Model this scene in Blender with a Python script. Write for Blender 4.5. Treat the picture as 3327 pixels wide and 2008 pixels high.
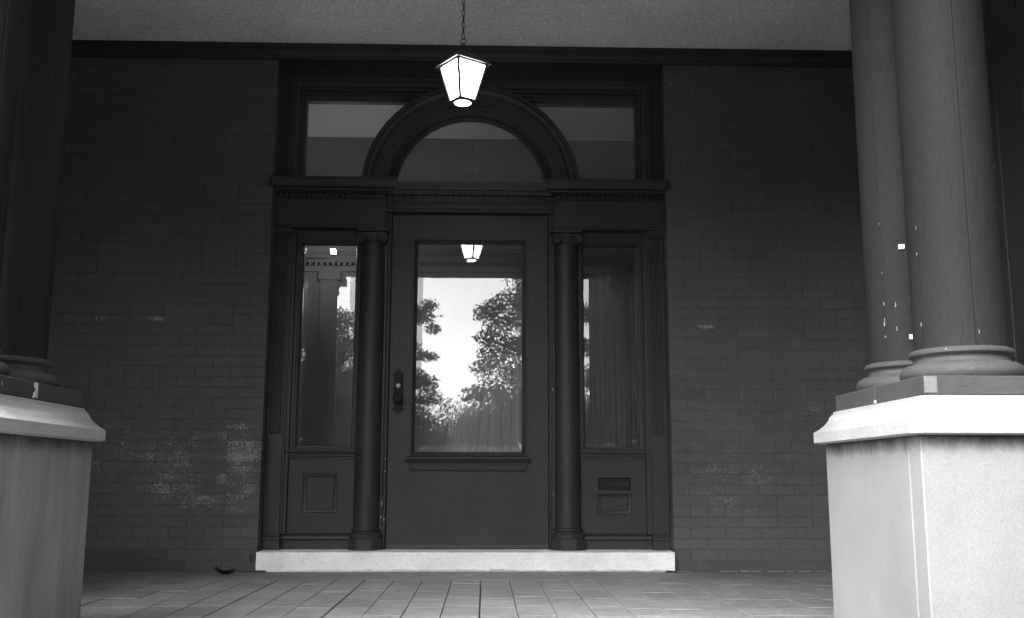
import bpy, bmesh, math, random
from mathutils import Vector, Matrix
import numpy as np

R = math.radians
rng = random.Random(7)
scene = bpy.context.scene
for o in list(bpy.data.objects):
    bpy.data.objects.remove(o)
C = scene.collection

# ------------------------------------------------------------------ camera
cam_d = bpy.data.cameras.new("camera")
cam = bpy.data.objects.new("camera", cam_d)
C.objects.link(cam)
cam_d.sensor_width = 36.0
cam_d.lens = 35.65
cam_d.clip_start = 0.05
cam_d.clip_end = 3000
_yaw, _pitch, _roll = R(1.53), R(9.51), R(0.153)
_f = Vector((math.sin(_yaw) * math.cos(_pitch), math.cos(_yaw) * math.cos(_pitch), math.sin(_pitch)))
_r0 = Vector((math.cos(_yaw), -math.sin(_yaw), 0))
_u0 = _r0.cross(_f)
_r = _r0 * math.cos(_roll) + _u0 * math.sin(_roll)
_u = _u0 * math.cos(_roll) - _r0 * math.sin(_roll)
_m = Matrix((_r, _u, -_f)).transposed().to_4x4()
_m.translation = (0.102, -6.3, 0.554)
cam.matrix_world = _m
scene.camera = cam

# ------------------------------------------------------------------ sky, sun, exposure
SUN_EL, SUN_AZ = R(44), R(212)          # azimuth clockwise from +Y (the way into the house)
world = bpy.data.worlds.new("World")
scene.world = world
world.use_nodes = True
wt = world.node_tree
wt.nodes.clear()
w_out = wt.nodes.new("ShaderNodeOutputWorld")
w_bg = wt.nodes.new("ShaderNodeBackground")
w_sky = wt.nodes.new("ShaderNodeTexSky")
w_sky.sky_type = 'NISHITA'
w_sky.sun_disc = False
w_sky.sun_elevation = SUN_EL
w_sky.sun_rotation = SUN_AZ
w_sky.air_density = 1.0
w_sky.dust_density = 0.6
w_sky.ozone_density = 1.0
w_bw = wt.nodes.new("ShaderNodeRGBToBW")
wt.links.new(w_sky.outputs[0], w_bw.inputs[0])
wt.links.new(w_bw.outputs[0], w_bg.inputs[0])
w_bg.inputs[1].default_value = 0.10
wt.links.new(w_bg.outputs[0], w_out.inputs[0])

sun_d = bpy.data.lights.new("sun", 'SUN')
sun_d.energy = 0.5
sun_d.angle = R(35)
sun_d.color = (1, 1, 1)
sun = bpy.data.objects.new("sun", sun_d)
C.objects.link(sun)
_sd = Vector((math.sin(SUN_AZ) * math.cos(SUN_EL), math.cos(SUN_AZ) * math.cos(SUN_EL), math.sin(SUN_EL)))
sun.rotation_euler = _sd.to_track_quat('Z', 'Y').to_euler()
sun.location = _sd * 40

scene.render.engine = 'CYCLES'
scene.view_settings.view_transform = 'Standard'
scene.view_settings.look = 'None'
scene.view_settings.exposure = 3.85
scene.view_settings.gamma = 1.0
scene.view_settings.use_curve_mapping = False
scene.cycles.use_denoising = True
scene.cycles.use_adaptive_sampling = False
scene.cycles.max_bounces = 10
scene.cycles.transparent_max_bounces = 16

# ------------------------------------------------------------------ materials
class NT:
    def __init__(s, name):
        s.m = bpy.data.materials.new(name)
        s.m.use_nodes = True
        s.t = s.m.node_tree
        s.t.nodes.clear()
        s.out = s.t.nodes.new("ShaderNodeOutputMaterial")
    def n(s, typ, **kw):
        nd = s.t.nodes.new(typ)
        for k, v in kw.items():
            setattr(nd, k, v)
        return nd
    def link(s, a, b):
        s.t.links.new(a, b)
    def setv(s, sock, v):
        if hasattr(v, 'links'):
            s.link(v, sock)
        else:
            sock.default_value = v
    def math(s, op, a, b=0.0, clamp=False):
        nd = s.n("ShaderNodeMath", operation=op, use_clamp=clamp)
        s.setv(nd.inputs[0], a)
        s.setv(nd.inputs[1], b)
        return nd.outputs[0]
    def pos(s, scale=(1, 1, 1)):
        g = s.n("ShaderNodeNewGeometry")
        mp = s.n("ShaderNodeVectorMath", operation='MULTIPLY')
        s.link(g.outputs['Position'], mp.inputs[0])
        mp.inputs[1].default_value = scale
        return mp.outputs[0]
    def noise(s, vec, scale, detail=4.0, rough=0.55):
        nd = s.n("ShaderNodeTexNoise")
        s.link(vec, nd.inputs['Vector'])
        nd.inputs['Scale'].default_value = scale
        nd.inputs['Detail'].default_value = detail
        nd.inputs['Roughness'].default_value = rough
        return nd.outputs['Fac']
    def ramp(s, v, lo, hi):
        nd = s.n("ShaderNodeMapRange", clamp=True)
        s.setv(nd.inputs['Value'], v)
        s.setv(nd.inputs['From Min'], lo)
        s.setv(nd.inputs['From Max'], hi)
        return nd.outputs['Result']
    def mix(s, f, a, b):
        nd = s.n("ShaderNodeMix", data_type='FLOAT')
        s.setv(nd.inputs[0], f)
        s.setv(nd.inputs[2], a)
        s.setv(nd.inputs[3], b)
        return nd.outputs[0]
    def bsdf(s, val, rough=0.7, spec=0.3, bump=None, bstr=0.3, bdist=0.01):
        cc = s.n("ShaderNodeCombineColor")
        for i in range(3):
            s.setv(cc.inputs[i], val)
        p = s.n("ShaderNodeBsdfPrincipled")
        s.link(cc.outputs[0], p.inputs['Base Color'])
        s.setv(p.inputs['Roughness'], rough)
        p.inputs['Specular IOR Level'].default_value = spec
        if bump is not None:
            b = s.n("ShaderNodeBump")
            b.inputs['Strength'].default_value = bstr
            b.inputs['Distance'].default_value = bdist
            s.link(bump, b.inputs['Height'])
            s.link(b.outputs[0], p.inputs['Normal'])
        s.link(p.outputs[0], s.out.inputs[0])
        return p

def grey(name, v, rough=0.6, spec=0.3, amp=0.2, scale=3.0, famp=0.15, fscale=90.0, stretch=(1, 1, 1),
         bstr=0.25, bdist=0.004, bscale=120.0, chips=0.0, chipv=0.35, crack=0.0):
    N = NT(name)
    p = N.pos(stretch)
    a = N.noise(p, scale, 5)
    f = N.noise(p, fscale, 6, 0.7)
    k = N.math('ADD', N.math('MULTIPLY', N.math('SUBTRACT', a, 0.5), 2 * amp),
               N.math('MULTIPLY', N.math('SUBTRACT', f, 0.5), 2 * famp))
    val = N.math('MULTIPLY', N.math('ADD', k, 1.0), v)
    if chips > 0:
        c = N.noise(p, 38.0, 3, 0.6)
        c2 = N.noise(p, 2.2, 2)
        thr = N.math('SUBTRACT', 0.86 - 0.08 * chips, N.math('MULTIPLY', N.math('SUBTRACT', c2, 0.5), 0.35))
        fac = N.ramp(N.math('SUBTRACT', c, thr), 0.0, 0.02)
        val = N.mix(fac, val, chipv)
    if crack > 0:
        cn = N.noise(N.pos((9, 9, 0.35)), 2.0, 3, 0.5)
        line = N.ramp(N.math('ABSOLUTE', N.math('SUBTRACT', cn, 0.5)), 0.0, 0.006)
        where = N.ramp(N.noise(N.pos((3, 3, 0.8)), 1.1, 2), 0.45, 0.6)
        dk = N.math('MULTIPLY', N.math('SUBTRACT', 1.0, line), N.math('MULTIPLY', where, crack))
        val = N.math('MULTIPLY', val, N.math('SUBTRACT', 1.0, dk))
    b = N.noise(p, bscale, 5, 0.65)
    N.bsdf(val, rough, spec, b, bstr, bdist)
    return N.m

M = {}
M['trim'] = grey('dark_paint_trim', 0.028, 0.5, 0.3, amp=0.25, famp=1.2, fscale=85, chips=0.3)
M['door'] = grey('dark_paint_door', 0.029, 0.5, 0.3, amp=0.3, scale=4, famp=1.2, fscale=85, bscale=160)
M['crown'] = grey('dark_paint_crown', 0.030, 0.55, 0.3)
M['column'] = grey('column_paint', 0.016, 0.7, 0.12, amp=0.25, scale=4, stretch=(1, 1, 0.3), famp=0.55, fscale=120,
                   bstr=0.35, bdist=0.004, bscale=70, chips=1.2, chipv=0.4, crack=0.8)
M['plinth'] = grey('plinth_paint', 0.055, 0.65, 0.25, amp=0.3, scale=9, famp=0.3, fscale=70, bstr=0.5, bdist=0.005, chips=1.6, chipv=0.3)
M['chip'] = grey('bare_paint_chip', 0.55, 0.8, 0.2, amp=0.4, scale=30, famp=0.3)
M['flake'] = grey('bare_paint_flake', 0.22, 0.8, 0.2, amp=0.5, scale=60, famp=0.4)
M['gilt'] = grey('dull_gilt_figures', 0.30, 0.6, 0.3)
M['white'] = grey('white_tag_paint', 0.8, 0.6, 0.3, amp=0.05)
M['sill'] = grey('white_painted_stone', 0.80, 0.75, 0.25, amp=0.22, scale=7, famp=0.35, fscale=80, bstr=0.3, bdist=0.004)
M['ceiling'] = grey('ceiling_plaster', 0.66, 0.85, 0.15, amp=0.22, scale=1.8, famp=1.0, fscale=75, bstr=0.25, bdist=0.004, bscale=35)
M['vestibule_ceiling'] = grey('vestibule_plaster', 0.80, 0.85, 0.15, amp=0.05)
M['iron'] = grey('black_iron', 0.03, 0.45, 0.5, amp=0.3, scale=30)
M['brass'] = grey('tarnished_plate', 0.010, 0.6, 0.2, amp=0.3, scale=40)
M['mortar'] = grey('painted_mortar', 0.052, 0.85, 0.15, amp=0.25, scale=12)
M['leaf_dry'] = grey('dry_leaf', 0.022, 0.8, 0.2, amp=0.3, scale=40)
M['beam'] = grey('beam_paint', 0.16, 0.45, 0.4, amp=0.12)
M['bark'] = grey('bark', 0.07, 0.9, 0.1, amp=0.4, scale=6, stretch=(3, 3, 0.6), bstr=0.8, bdist=0.03, bscale=14)
M['ground'] = grey('lawn_ground', 0.055, 0.95, 0.1, amp=0.35, scale=0.6, famp=0.4, fscale=30)
M['path'] = grey('concrete_path', 0.25, 0.9, 0.1, amp=0.15, scale=2)
M['hall'] = grey('vestibule_wood', 0.17, 0.8, 0.2, amp=0.1)
M['curtain'] = grey('sheer_curtain', 0.16, 0.9, 0.1, amp=0.1, scale=12, famp=0.2, fscale=150)

def mat_steel():
    N = NT('polished_lock')
    p = N.bsdf(0.13, 0.4, 0.5)
    p.inputs['Metallic'].default_value = 1.0
    return N.m
M['steel'] = mat_steel()

def mat_leaves(name, v):
    N = NT(name)
    oi = N.noise(N.pos(), 0.9, 4)
    f = N.noise(N.pos(), 11, 3)
    val = N.math('MULTIPLY', N.math('ADD', N.math('MULTIPLY', oi, 0.9), N.math('MULTIPLY', f, 0.6)), v * 1.35)
    p = N.bsdf(val, 0.6, 0.3)
    tl = N.n("ShaderNodeBsdfTranslucent")
    N.link(p.inputs['Base Color'].links[0].from_socket, tl.inputs['Color'])
    ad = N.n("ShaderNodeAddShader")
    N.link(p.outputs[0], ad.inputs[0])
    N.link(tl.outputs[0], ad.inputs[1])
    N.link(ad.outputs[0], N.out.inputs[0])
    return N.m
M['leaves'] = mat_leaves('tree_leaves', 0.11)

def mat_brick():
    N = NT('painted_brick')
    oi = N.n("ShaderNodeObjectInfo")
    sep = N.n("ShaderNodeSeparateColor")
    N.link(oi.outputs['Color'], sep.inputs[0])
    wear, tone = sep.outputs[0], sep.outputs[1]
    p = N.pos()
    big = N.noise(p, 2.0, 5)
    mid = N.noise(p, 16, 5, 0.6)
    fine = N.noise(p, 90, 6, 0.75)
    k = N.math('ADD', N.math('ADD', N.math('MULTIPLY', big, 0.5), N.math('MULTIPLY', mid, 0.35)), N.math('MULTIPLY', fine, 1.3))
    base = N.math('MULTIPLY', N.math('MULTIPLY', N.math('SUBTRACT', k, 0.07), 0.080), N.math('MULTIPLY', tone, 2.0))
    g = N.n("ShaderNodeNewGeometry")
    sx = N.n("ShaderNodeSeparateXYZ")
    N.link(g.outputs['Position'], sx.inputs[0])
    tot = None
    for cx, cz, rx_, rz, amp in ((-1.40, 0.62, 0.24, 0.42, 0.60), (-1.62, 0.42, 0.22, 0.12, 0.52), (-1.80, 0.64, 0.40, 0.38, 0.52), (-2.12, 0.42, 0.16, 0.07, 0.50),
                                 (-2.20, 0.72, 0.38, 0.30, 0.47), (-2.25, 1.535, 0.26, 0.030, 0.50), (-1.95, 1.535, 0.13, 0.030, 0.58), (-1.36, 1.0, 0.14, 0.3, 0.36),
                                 (1.50, 1.50, 0.10, 0.028, 0.62), (1.78, 0.60, 0.28, 0.20, 0.40), (1.36, 0.72, 0.14, 0.24, 0.34), (2.16, 0.99, 0.12, 0.05, 0.48),
                                 (1.75, 0.86, 0.3, 0.10, 0.32), (1.31, 3.12, 0.04, 0.03, 0.5), (1.33, 2.70, 0.05, 0.03, 0.4), (1.6, 0.5, 0.5, 0.5, 0.40), (-1.45, 1.3, 0.25, 0.4, 0.36)):
        dx = N.math('POWER', N.math('DIVIDE', N.math('ABSOLUTE', N.math('SUBTRACT', sx.outputs[0], cx)), rx_), 2.0)
        dz = N.math('POWER', N.math('DIVIDE', N.math('ABSOLUTE', N.math('SUBTRACT', sx.outputs[2], cz)), rz), 2.0)
        e = N.math('MULTIPLY', N.math('EXPONENT', N.math('MULTIPLY', N.math('ADD', dx, dz), -1.0)), amp)
        tot = e if tot is None else N.math('MAXIMUM', tot, e)
    tot = N.math('MULTIPLY', tot, N.math('ADD', N.math('MULTIPLY', wear, 0.55), 1.05))
    w = N.noise(N.pos((1, 1, 1.5)), 62, 6, 0.7)
    w2 = N.noise(N.pos((1, 1, 2.5)), 9, 4, 0.6)
    sp = N.math('ADD', N.math('MULTIPLY', w, 0.75), N.math('MULTIPLY', w2, 0.35))
    thr = N.math('SUBTRACT', 0.83, N.math('MULTIPLY', tot, 0.45))
    fac = N.math('MULTIPLY', N.ramp(N.math('SUBTRACT', sp, thr), 0.0, 0.13), 0.75)
    fac = N.math('MULTIPLY', fac, N.ramp(tot, 0.02, 0.15))
    val = N.mix(fac, base, 0.29)
    N.bsdf(val, 0.8, 0.2, N.math('ADD', fine, N.math('MULTIPLY', mid, 0.6)), 0.35, 0.003)
    return N.m
M['brick'] = mat_brick()

def mat_paving():
    N = NT('weathered_paving')
    oi = N.n("ShaderNodeObjectInfo")
    p = N.pos()
    big = N.noise(p, 1.3, 5)
    mid = N.noise(N.pos((0.45, 1.5, 1)), 13, 7, 0.72)
    fine = N.noise(N.pos((0.7, 1.2, 1)), 60, 6, 0.8)
    k = N.math('ADD', N.math('ADD', N.math('MULTIPLY', big, 0.8), N.math('MULTIPLY', mid, 1.2)), N.math('MULTIPLY', fine, 1.3))
    k = N.math('ADD', k, N.math('MULTIPLY', oi.outputs['Random'], 0.14))
    val = N.math('MULTIPLY', N.math('SUBTRACT', k, 0.80), 0.25)
    # light falloff put into the colour: pale middle, darker towards both sides
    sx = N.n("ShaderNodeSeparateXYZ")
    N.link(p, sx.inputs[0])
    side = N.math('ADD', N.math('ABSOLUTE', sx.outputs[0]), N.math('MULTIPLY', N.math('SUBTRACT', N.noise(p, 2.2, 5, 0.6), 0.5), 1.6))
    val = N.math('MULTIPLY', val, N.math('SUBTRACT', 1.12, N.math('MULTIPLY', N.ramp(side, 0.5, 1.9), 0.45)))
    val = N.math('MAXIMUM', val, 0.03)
    sp = N.ramp(N.noise(p, 26, 3, 0.5), 0.74, 0.78)
    val = N.mix(N.math('MULTIPLY', sp, 0.5), val, 0.5)
    N.bsdf(val, 0.85, 0.2, N.math('ADD', mid, fine), 0.6, 0.006)
    return N.m
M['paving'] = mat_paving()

def mat_stone(name, v, stain):
    """pedestal stone with soot that has gathered under the cap, and rain streaks"""
    N = NT(name)
    g = N.n("ShaderNodeNewGeometry")
    sx = N.n("ShaderNodeSeparateXYZ")
    N.link(g.outputs['Position'], sx.inputs[0])
    p = N.pos()
    big = N.noise(p, 2.2, 5)
    fine = N.noise(p, 150, 6, 0.75)
    streak = N.noise(N.pos((7, 7, 0.9)), 2.0, 7, 0.65)
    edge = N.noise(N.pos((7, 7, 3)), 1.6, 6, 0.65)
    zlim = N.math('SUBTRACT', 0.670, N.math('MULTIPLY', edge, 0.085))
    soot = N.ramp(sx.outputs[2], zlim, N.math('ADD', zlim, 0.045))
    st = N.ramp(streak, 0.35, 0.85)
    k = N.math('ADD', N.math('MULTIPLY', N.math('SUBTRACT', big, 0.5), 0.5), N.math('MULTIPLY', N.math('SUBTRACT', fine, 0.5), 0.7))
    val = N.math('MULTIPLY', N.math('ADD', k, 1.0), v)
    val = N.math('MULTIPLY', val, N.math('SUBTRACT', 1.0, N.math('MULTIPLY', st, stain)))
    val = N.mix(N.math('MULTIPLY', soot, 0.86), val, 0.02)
    N.bsdf(val, 0.85, 0.15, fine, 0.3, 0.004)
    return N.m
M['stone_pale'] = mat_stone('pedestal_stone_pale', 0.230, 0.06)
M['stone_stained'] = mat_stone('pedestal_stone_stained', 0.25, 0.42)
M['cap'] = grey('cap_stone', 0.34, 0.8, 0.2, amp=0.2, scale=6, famp=0.6, fscale=150)

def mat_glass():
    N = NT('plate_glass')
    fr = N.n("ShaderNodeFresnel")
    fr.inputs[0].default_value = 1.58
    tr = N.n("ShaderNodeBsdfTransparent")
    gl = N.n("ShaderNodeBsdfGlossy")
    gl.inputs['Roughness'].default_value = 0.0
    gl.inputs['Color'].default_value = (1, 1, 1, 1)
    wav = N.noise(N.pos(), 2.3, 2)
    b = N.n("ShaderNodeBump")
    b.inputs['Strength'].default_value = 0.02
    b.inputs['Distance'].default_value = 0.01
    N.link(wav, b.inputs['Height'])
    N.link(b.outputs[0], gl.inputs['Normal'])
    mx = N.n("ShaderNodeMixShader")
    N.link(fr.outputs[0], mx.inputs[0])
    N.link(tr.outputs[0], mx.inputs[1])
    N.link(gl.outputs[0], mx.inputs[2])
    du = N.n("ShaderNodeBsdfDiffuse")
    du.inputs['Color'].default_value = (0.55, 0.55, 0.55, 1)
    veil = N.noise(N.pos((1, 1, 0.6)), 7, 6, 0.7)  # pale diffuse veil over the panes, added to lighten the dark reflections
    m2 = N.n("ShaderNodeMixShader")
    N.link(N.math('MULTIPLY', N.ramp(veil, 0.25, 0.85), 0.055), m2.inputs[0])
    N.link(mx.outputs[0], m2.inputs[1])
    N.link(du.outputs[0], m2.inputs[2])
    N.link(m2.outputs[0], N.out.inputs[0])
    return N.m
M['glass'] = mat_glass()

def mat_lamp(nm, st):
    N = NT(nm)
    em = N.n("ShaderNodeEmission")
    em.inputs[0].default_value = (1, 1, 1, 1)
    em.inputs[1].default_value = st
    N.link(em.outputs[0], N.out.inputs[0])
    return N.m
M['lamp'] = mat_lamp('lit_opal_glass', 2.4)
M['wall_lamp'] = mat_lamp('lit_wall_lamp_glass', 20.0)

# ------------------------------------------------------------------ mesh helpers
def finish(bm, ang=32):
    bmesh.ops.recalc_face_normals(bm, faces=bm.faces[:])
    lim = R(ang)
    for f in bm.faces:
        f.smooth = True
    for e in bm.edges:
        if len(e.link_faces) == 2:
            e.smooth = e.calc_face_angle(0.0) < lim
        else:
            e.smooth = False

def obj(name, bm, mat, parent=None, loc=None, ang=32, fin=True):
    if fin:
        finish(bm, ang)
    me = bpy.data.meshes.new(name)
    bm.to_mesh(me)
    bm.free()
    me.materials.append(mat)
    o = bpy.data.objects.new(name, me)
    C.objects.link(o)
    if parent is not None:
        o.parent = parent
    if loc:
        o.location = loc
    return o

def thing(name, label, cat, loc=(0, 0, 0), rot=0.0, group=None):
    o = bpy.data.objects.new(name, None)
    o.empty_display_size = 0.1
    C.objects.link(o)
    o.location = loc
    o.rotation_euler = (0, 0, rot)
    return tag(o, label, cat, group)

def tag(o, label, cat, group=None):
    o['label'] = label
    o['category'] = cat
    o['kind'] = 'thing'
    if group:
        o['group'] = group
    return o

def struct(o):
    o['kind'] = 'structure'
    return o

def B():
    return bmesh.new()

def box(bm, x0, x1, y0, y1, z0, z1, bev=0.0, seg=1):
    b = bmesh.new()
    bmesh.ops.create_cube(b, size=1.0)
    for v in b.verts:
        v.co = Vector((x0 + (v.co.x + 0.5) * (x1 - x0), y0 + (v.co.y + 0.5) * (y1 - y0), z0 + (v.co.z + 0.5) * (z1 - z0)))
    if bev > 0:
        bmesh.ops.bevel(b, geom=b.edges[:], offset=bev, segments=seg, affect='EDGES', profile=0.5)
    merge(bm, b)

def merge(bm, b):
    vm = {}
    for v in b.verts:
        vm[v] = bm.verts.new(v.co)
    for f in b.faces:
        try:
            bm.faces.new([vm[v] for v in f.verts])
        except ValueError:
            pass
    b.free()

def loops(bm, ls, closed=True, cap0=False, cap1=False):
    """skin a list of point loops"""
    rows = [[bm.verts.new(p) for p in l] for l in ls]
    n = len(rows[0])
    for a, b in zip(rows, rows[1:]):
        for i in range(n if closed else n - 1):
            j = (i + 1) % n
            bm.faces.new((a[i], a[j], b[j], b[i]))
    if cap0:
        bm.faces.new(rows[0])
    if cap1:
        bm.faces.new(list(reversed(rows[-1])))
    return rows

def ring(bm, x0, x1, z0, z1, prof, cap=False):
    """rectangular moulding in a wall plane: prof = [(inset, y)]"""
    ls = []
    for d, y in prof:
        ls.append([(x0 + d, y, z0 + d), (x1 - d, y, z0 + d), (x1 - d, y, z1 - d), (x0 + d, y, z1 - d)])
    loops(bm, ls, True, False, cap)

def plate(bm, o, i, y0, y1):
    """plate in a wall plane with a rectangular opening: o, i = (x0, x1, z0, z1); y0 front, y1 back"""
    def rc(r, y):
        return [(r[0], y, r[2]), (r[1], y, r[2]), (r[1], y, r[3]), (r[0], y, r[3])]
    ls = [rc(o, y0), rc(i, y0), rc(i, y1), rc(o, y1), rc(o, y0)]
    rows = [[bm.verts.new(p) for p in l] for l in ls[:4]]
    rows.append(rows[0])
    for a, b in zip(rows, rows[1:]):
        for k in range(4):
            j = (k + 1) % 4
            bm.faces.new((a[k], a[j], b[j], b[k]))

def extx(bm, x0, x1, prof, ret0=0.0, ret1=0.0):
    """extrude closed (y, z) profile along x; ret = mitre the ends by the profile's projection"""
    ymax = max(p[0] for p in prof)
    l0 = [(x0 - ret0 * (ymax - y), y, z) for y, z in prof]
    l1 = [(x1 + ret1 * (ymax - y), y, z) for y, z in prof]
    loops(bm, [l0, l1], True, True, True)

def extz(bm, z0, z1, prof):
    loops(bm, [[(x, y, z0) for x, y in prof], [(x, y, z1) for x, y in prof]], True, True, True)

def lathe(bm, prof, seg=48, cx=0.0, cy=0.0, a0=0.0, a1=2 * math.pi, cap=True):
    full = abs(a1 - a0 - 2 * math.pi) < 1e-6
    n = seg if full else seg + 1
    ls = []
    for r, z in prof:
        ls.append([(cx + r * math.cos(a0 + (a1 - a0) * i / seg), cy + r * math.sin(a0 + (a1 - a0) * i / seg), z) for i in range(n)])
    loops(bm, ls, full, cap and full, cap and full)

def tube(bm, pts, r, seg=8, closed=False):
    pts = [Vector(p) for p in pts]
    n = len(pts)
    ls = []
    rr = r if isinstance(r, (list, tuple)) else [r] * n
    for i, p in enumerate(pts):
        a = pts[(i - 1) % n] if (closed or i > 0) else p
        b = pts[(i + 1) % n] if (closed or i < n - 1) else p
        t = (b - a).normalized()
        ref = Vector((0, 1, 0)) if abs(t.y) < 0.9 else Vector((1, 0, 0))
        u = t.cross(ref).normalized()
        v = t.cross(u).normalized()
        ls.append([p + (u * math.cos(2 * math.pi * k / seg) + v * math.sin(2 * math.pi * k / seg)) * rr[i] for k in range(seg)])
    if closed:
        ls.append(ls[0])
        loops(bm, ls, True)
        bmesh.ops.remove_doubles(bm, verts=bm.verts[:], dist=1e-6)
    else:
        loops(bm, ls, True, True, True)

def copy_tree(o, parent=None):
    c = o.copy()
    C.objects.link(c)
    if parent is not None:
        c.parent = parent
    for ch in list(o.children):
        copy_tree(ch, c)
    return c

# ------------------------------------------------------------------ ground, path
bm = B()
loops(bm, [[(-900, -900, -0.95), (900, -900, -0.95)], [(-900, 900, -0.95), (900, 900, -0.95)]], False)
struct(obj('ground', bm, M['ground']))
bm = B()
loops(bm, [[(-1.0, -60, -0.946), (1.0, -60, -0.946)], [(-1.0, -5.0, -0.946), (1.0, -5.0, -0.946)]], False)
struct(obj('path', bm, M['path']))
bm = B()
for k in range(5):
    box(bm, -1.15, 1.15, -3.5 - 0.30 * (k + 1), -3.5 - 0.30 * k - 0.003, -1.0, -0.05 - 0.17 * (k + 1) + 0.0, 0.012)
struct(obj('front_steps', bm, M['path']))

# ------------------------------------------------------------------ porch floor with its paving strips
bm = B()
box(bm, -5.6, 5.6, -3.52, 0.02, -0.95, -0.030)
floor = struct(obj('porch_floor', bm, M['mortar']))
PITCH = 0.1596
X0 = -0.71
def paving(x0, x1, y0, y1, gl, gr, zj):
    b = B()
    box(b, x0 + gl, x1 - gr, y0, y1, -0.04, zj, 0.003)
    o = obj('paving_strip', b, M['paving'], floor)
    o.rotation_euler = (rng.uniform(-1, 1) * 0.0004, rng.uniform(-1, 1) * 0.001, 0)
    return o
edges_long = [X0 + PITCH * 8 * k for k in range(-4, 5)]
for a, b_ in zip(edges_long, edges_long[1:]):
    paving(a, b_, -0.4885, -0.004, 0.0025, 0.0025, rng.uniform(-0.0005, 0.0015))
strong = {-8: 1, 0: 1, 5: 1, 8: 1, 13: 1, -5: 1, -2: 1}
for k in range(-31, 32):
    xa, xb = X0 + PITCH * k, X0 + PITCH * (k + 1)
    ga = 0.0026 if k in strong else rng.uniform(0.0010, 0.0022)
    gb = 0.0026 if (k + 1) in strong else rng.uniform(0.0010, 0.0022)
    cut = -1.992 + rng.uniform(-0.004, 0.004)
    zj = rng.uniform(-0.0012, 0.0018)
    y = -0.490
    first = True
    while y > cut + 0.12:
        L = rng.uniform(0.16, 0.33) if first else rng.uniform(0.30, 0.34)
        y2 = y - L
        if y2 < cut + 0.12 or abs(k) > 17:
            y2 = cut
        paving(xa, xb, y2, y, ga, gb, zj + rng.uniform(-0.0008, 0.0008))
        y = y2 - rng.uniform(0.0015, 0.0035)
        first = False
    o2 = paving(xa, xb, -3.50, cut - 0.007, ga, gb, zj + rng.uniform(-0.0008, 0.0008))

# ------------------------------------------------------------------ brick walls
def brick_mesh(L, seed):
    r = random.Random(seed)
    b = B()
    h, d, c = 0.0598, 0.10, 0.0022
    # front face at y=0 with uneven arris, five faces kept
    def q(x, y, z):
        return (x + r.uniform(-1, 1) * 0.0012, y, z + r.uniform(-1, 1) * 0.0012)
    bk = [(0, d, 0), (L, d, 0), (L, d, h), (0, d, h)]
    md = [q(0, c, 0), q(L, c, 0), q(L, c, h), q(0, c, h)]
    fr = [q(c, 0, c), q(L - c, 0, c), q(L - c, 0, h - c), q(c, 0, h - c)]
    loops(b, [bk, md, fr], True, True, True)
    finish(b, 12)
    me = bpy.data.meshes.new('brick')
    b.to_mesh(me)
    b.free()
    me.materials.append(M['brick'])
    return me
LS, LH, J, CH = 0.2100, 0.1020, 0.0058, 0.065
mesh_s = [brick_mesh(LS, k) for k in range(6)]
mesh_h = [brick_mesh(LH, 20 + k) for k in range(4)]

def brick_wall(side, label):
    b = B()
    xa, xb = (-5.6, -1.2635) if side < 0 else (1.2635, 5.6)
    box(b, xa, xb, 0.0024, 0.30, -0.5, 3.30)
    wall = tag(obj('brick_wall', b, M['brick']), label, 'wall')
    wall.color = (0.3, 0.43, 0, 1)
    items = []
    for c in range(50):
        z = c * CH + 0.004
        x = 1.26
        header_course = (c % 6 == 5)
        n = 0
        while x < 5.4:
            L = LH if (header_course or (n == 0 and c % 2 == 1)) else LS
            items.append((x, z, L))
            x += L + J
            n += 1
    items.sort(key=lambda t: t[0] + 0.02 * abs(t[1] - 1.0))
    rest = B()
    for i, (x, z, L) in enumerate(items):
        xx = -(x + L) if side < 0 else x
        me = rng.choice(mesh_s if L == LS else mesh_h)
        yj = rng.uniform(-0.0006, 0.0008)
        if i < 300:
            o = bpy.data.objects.new('brick', me)
            C.objects.link(o)
            o.parent = wall
            o.location = (xx, yj, z)
            o.rotation_euler = (0, rng.uniform(-1, 1) * 0.003, 0)
            t = rng.uniform(0.475, 0.525)
            if side < 0 and z < 0.07 and xx + L < -1.62:
                t *= 0.72
            if side > 0 and z < 0.05:
                t *= 0.85
            o.color = (rng.random(), t, 0, 1)
        elif x < 3.6:
            off = Vector((xx, yj, z))
            vm = [rest.verts.new(v.co + off) for v in me.vertices]
            for p in me.polygons:
                rest.faces.new([vm[k] for k in p.vertices])
    ro = obj('brick_remainder', rest, M['brick'], wall)
    ro.color = (0, 0.5, 0, 1)
    ro['kind'] = 'stuff'
    return wall
wall_l = brick_wall(-1, 'dark painted brick wall with pale worn patches beside the door surround and stained pedestal')
wall_r = brick_wall(1, 'dark painted brick wall between the mail slot side and the bright pedestal')
# crumbled mortar line along the foot of the right hand wall
b = B()
x = 1.27
while x < 2.6:
    L = rng.uniform(0.03, 0.12)
    if rng.random() < 0.75:
        h = rng.uniform(0.003, 0.008)
        box(b, x, x + L, -rng.uniform(0.006, 0.014), 0.002, 0.001, h, 0.0015)
    x += L + rng.uniform(0, 0.05)
obj('mortar_crumbs', b, M['flake'], wall_r)['kind'] = 'stuff'
# broken corner beside the doorstep
b = B()
box(b, -1.305, -1.266, -0.006, 0.02, 0.062, 0.108, 0.004)
box(b, -1.300, -1.290, -0.012, 0.004, 0.058, 0.112, 0.003)
obj('broken_corner', b, M['iron'], wall_l)

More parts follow.
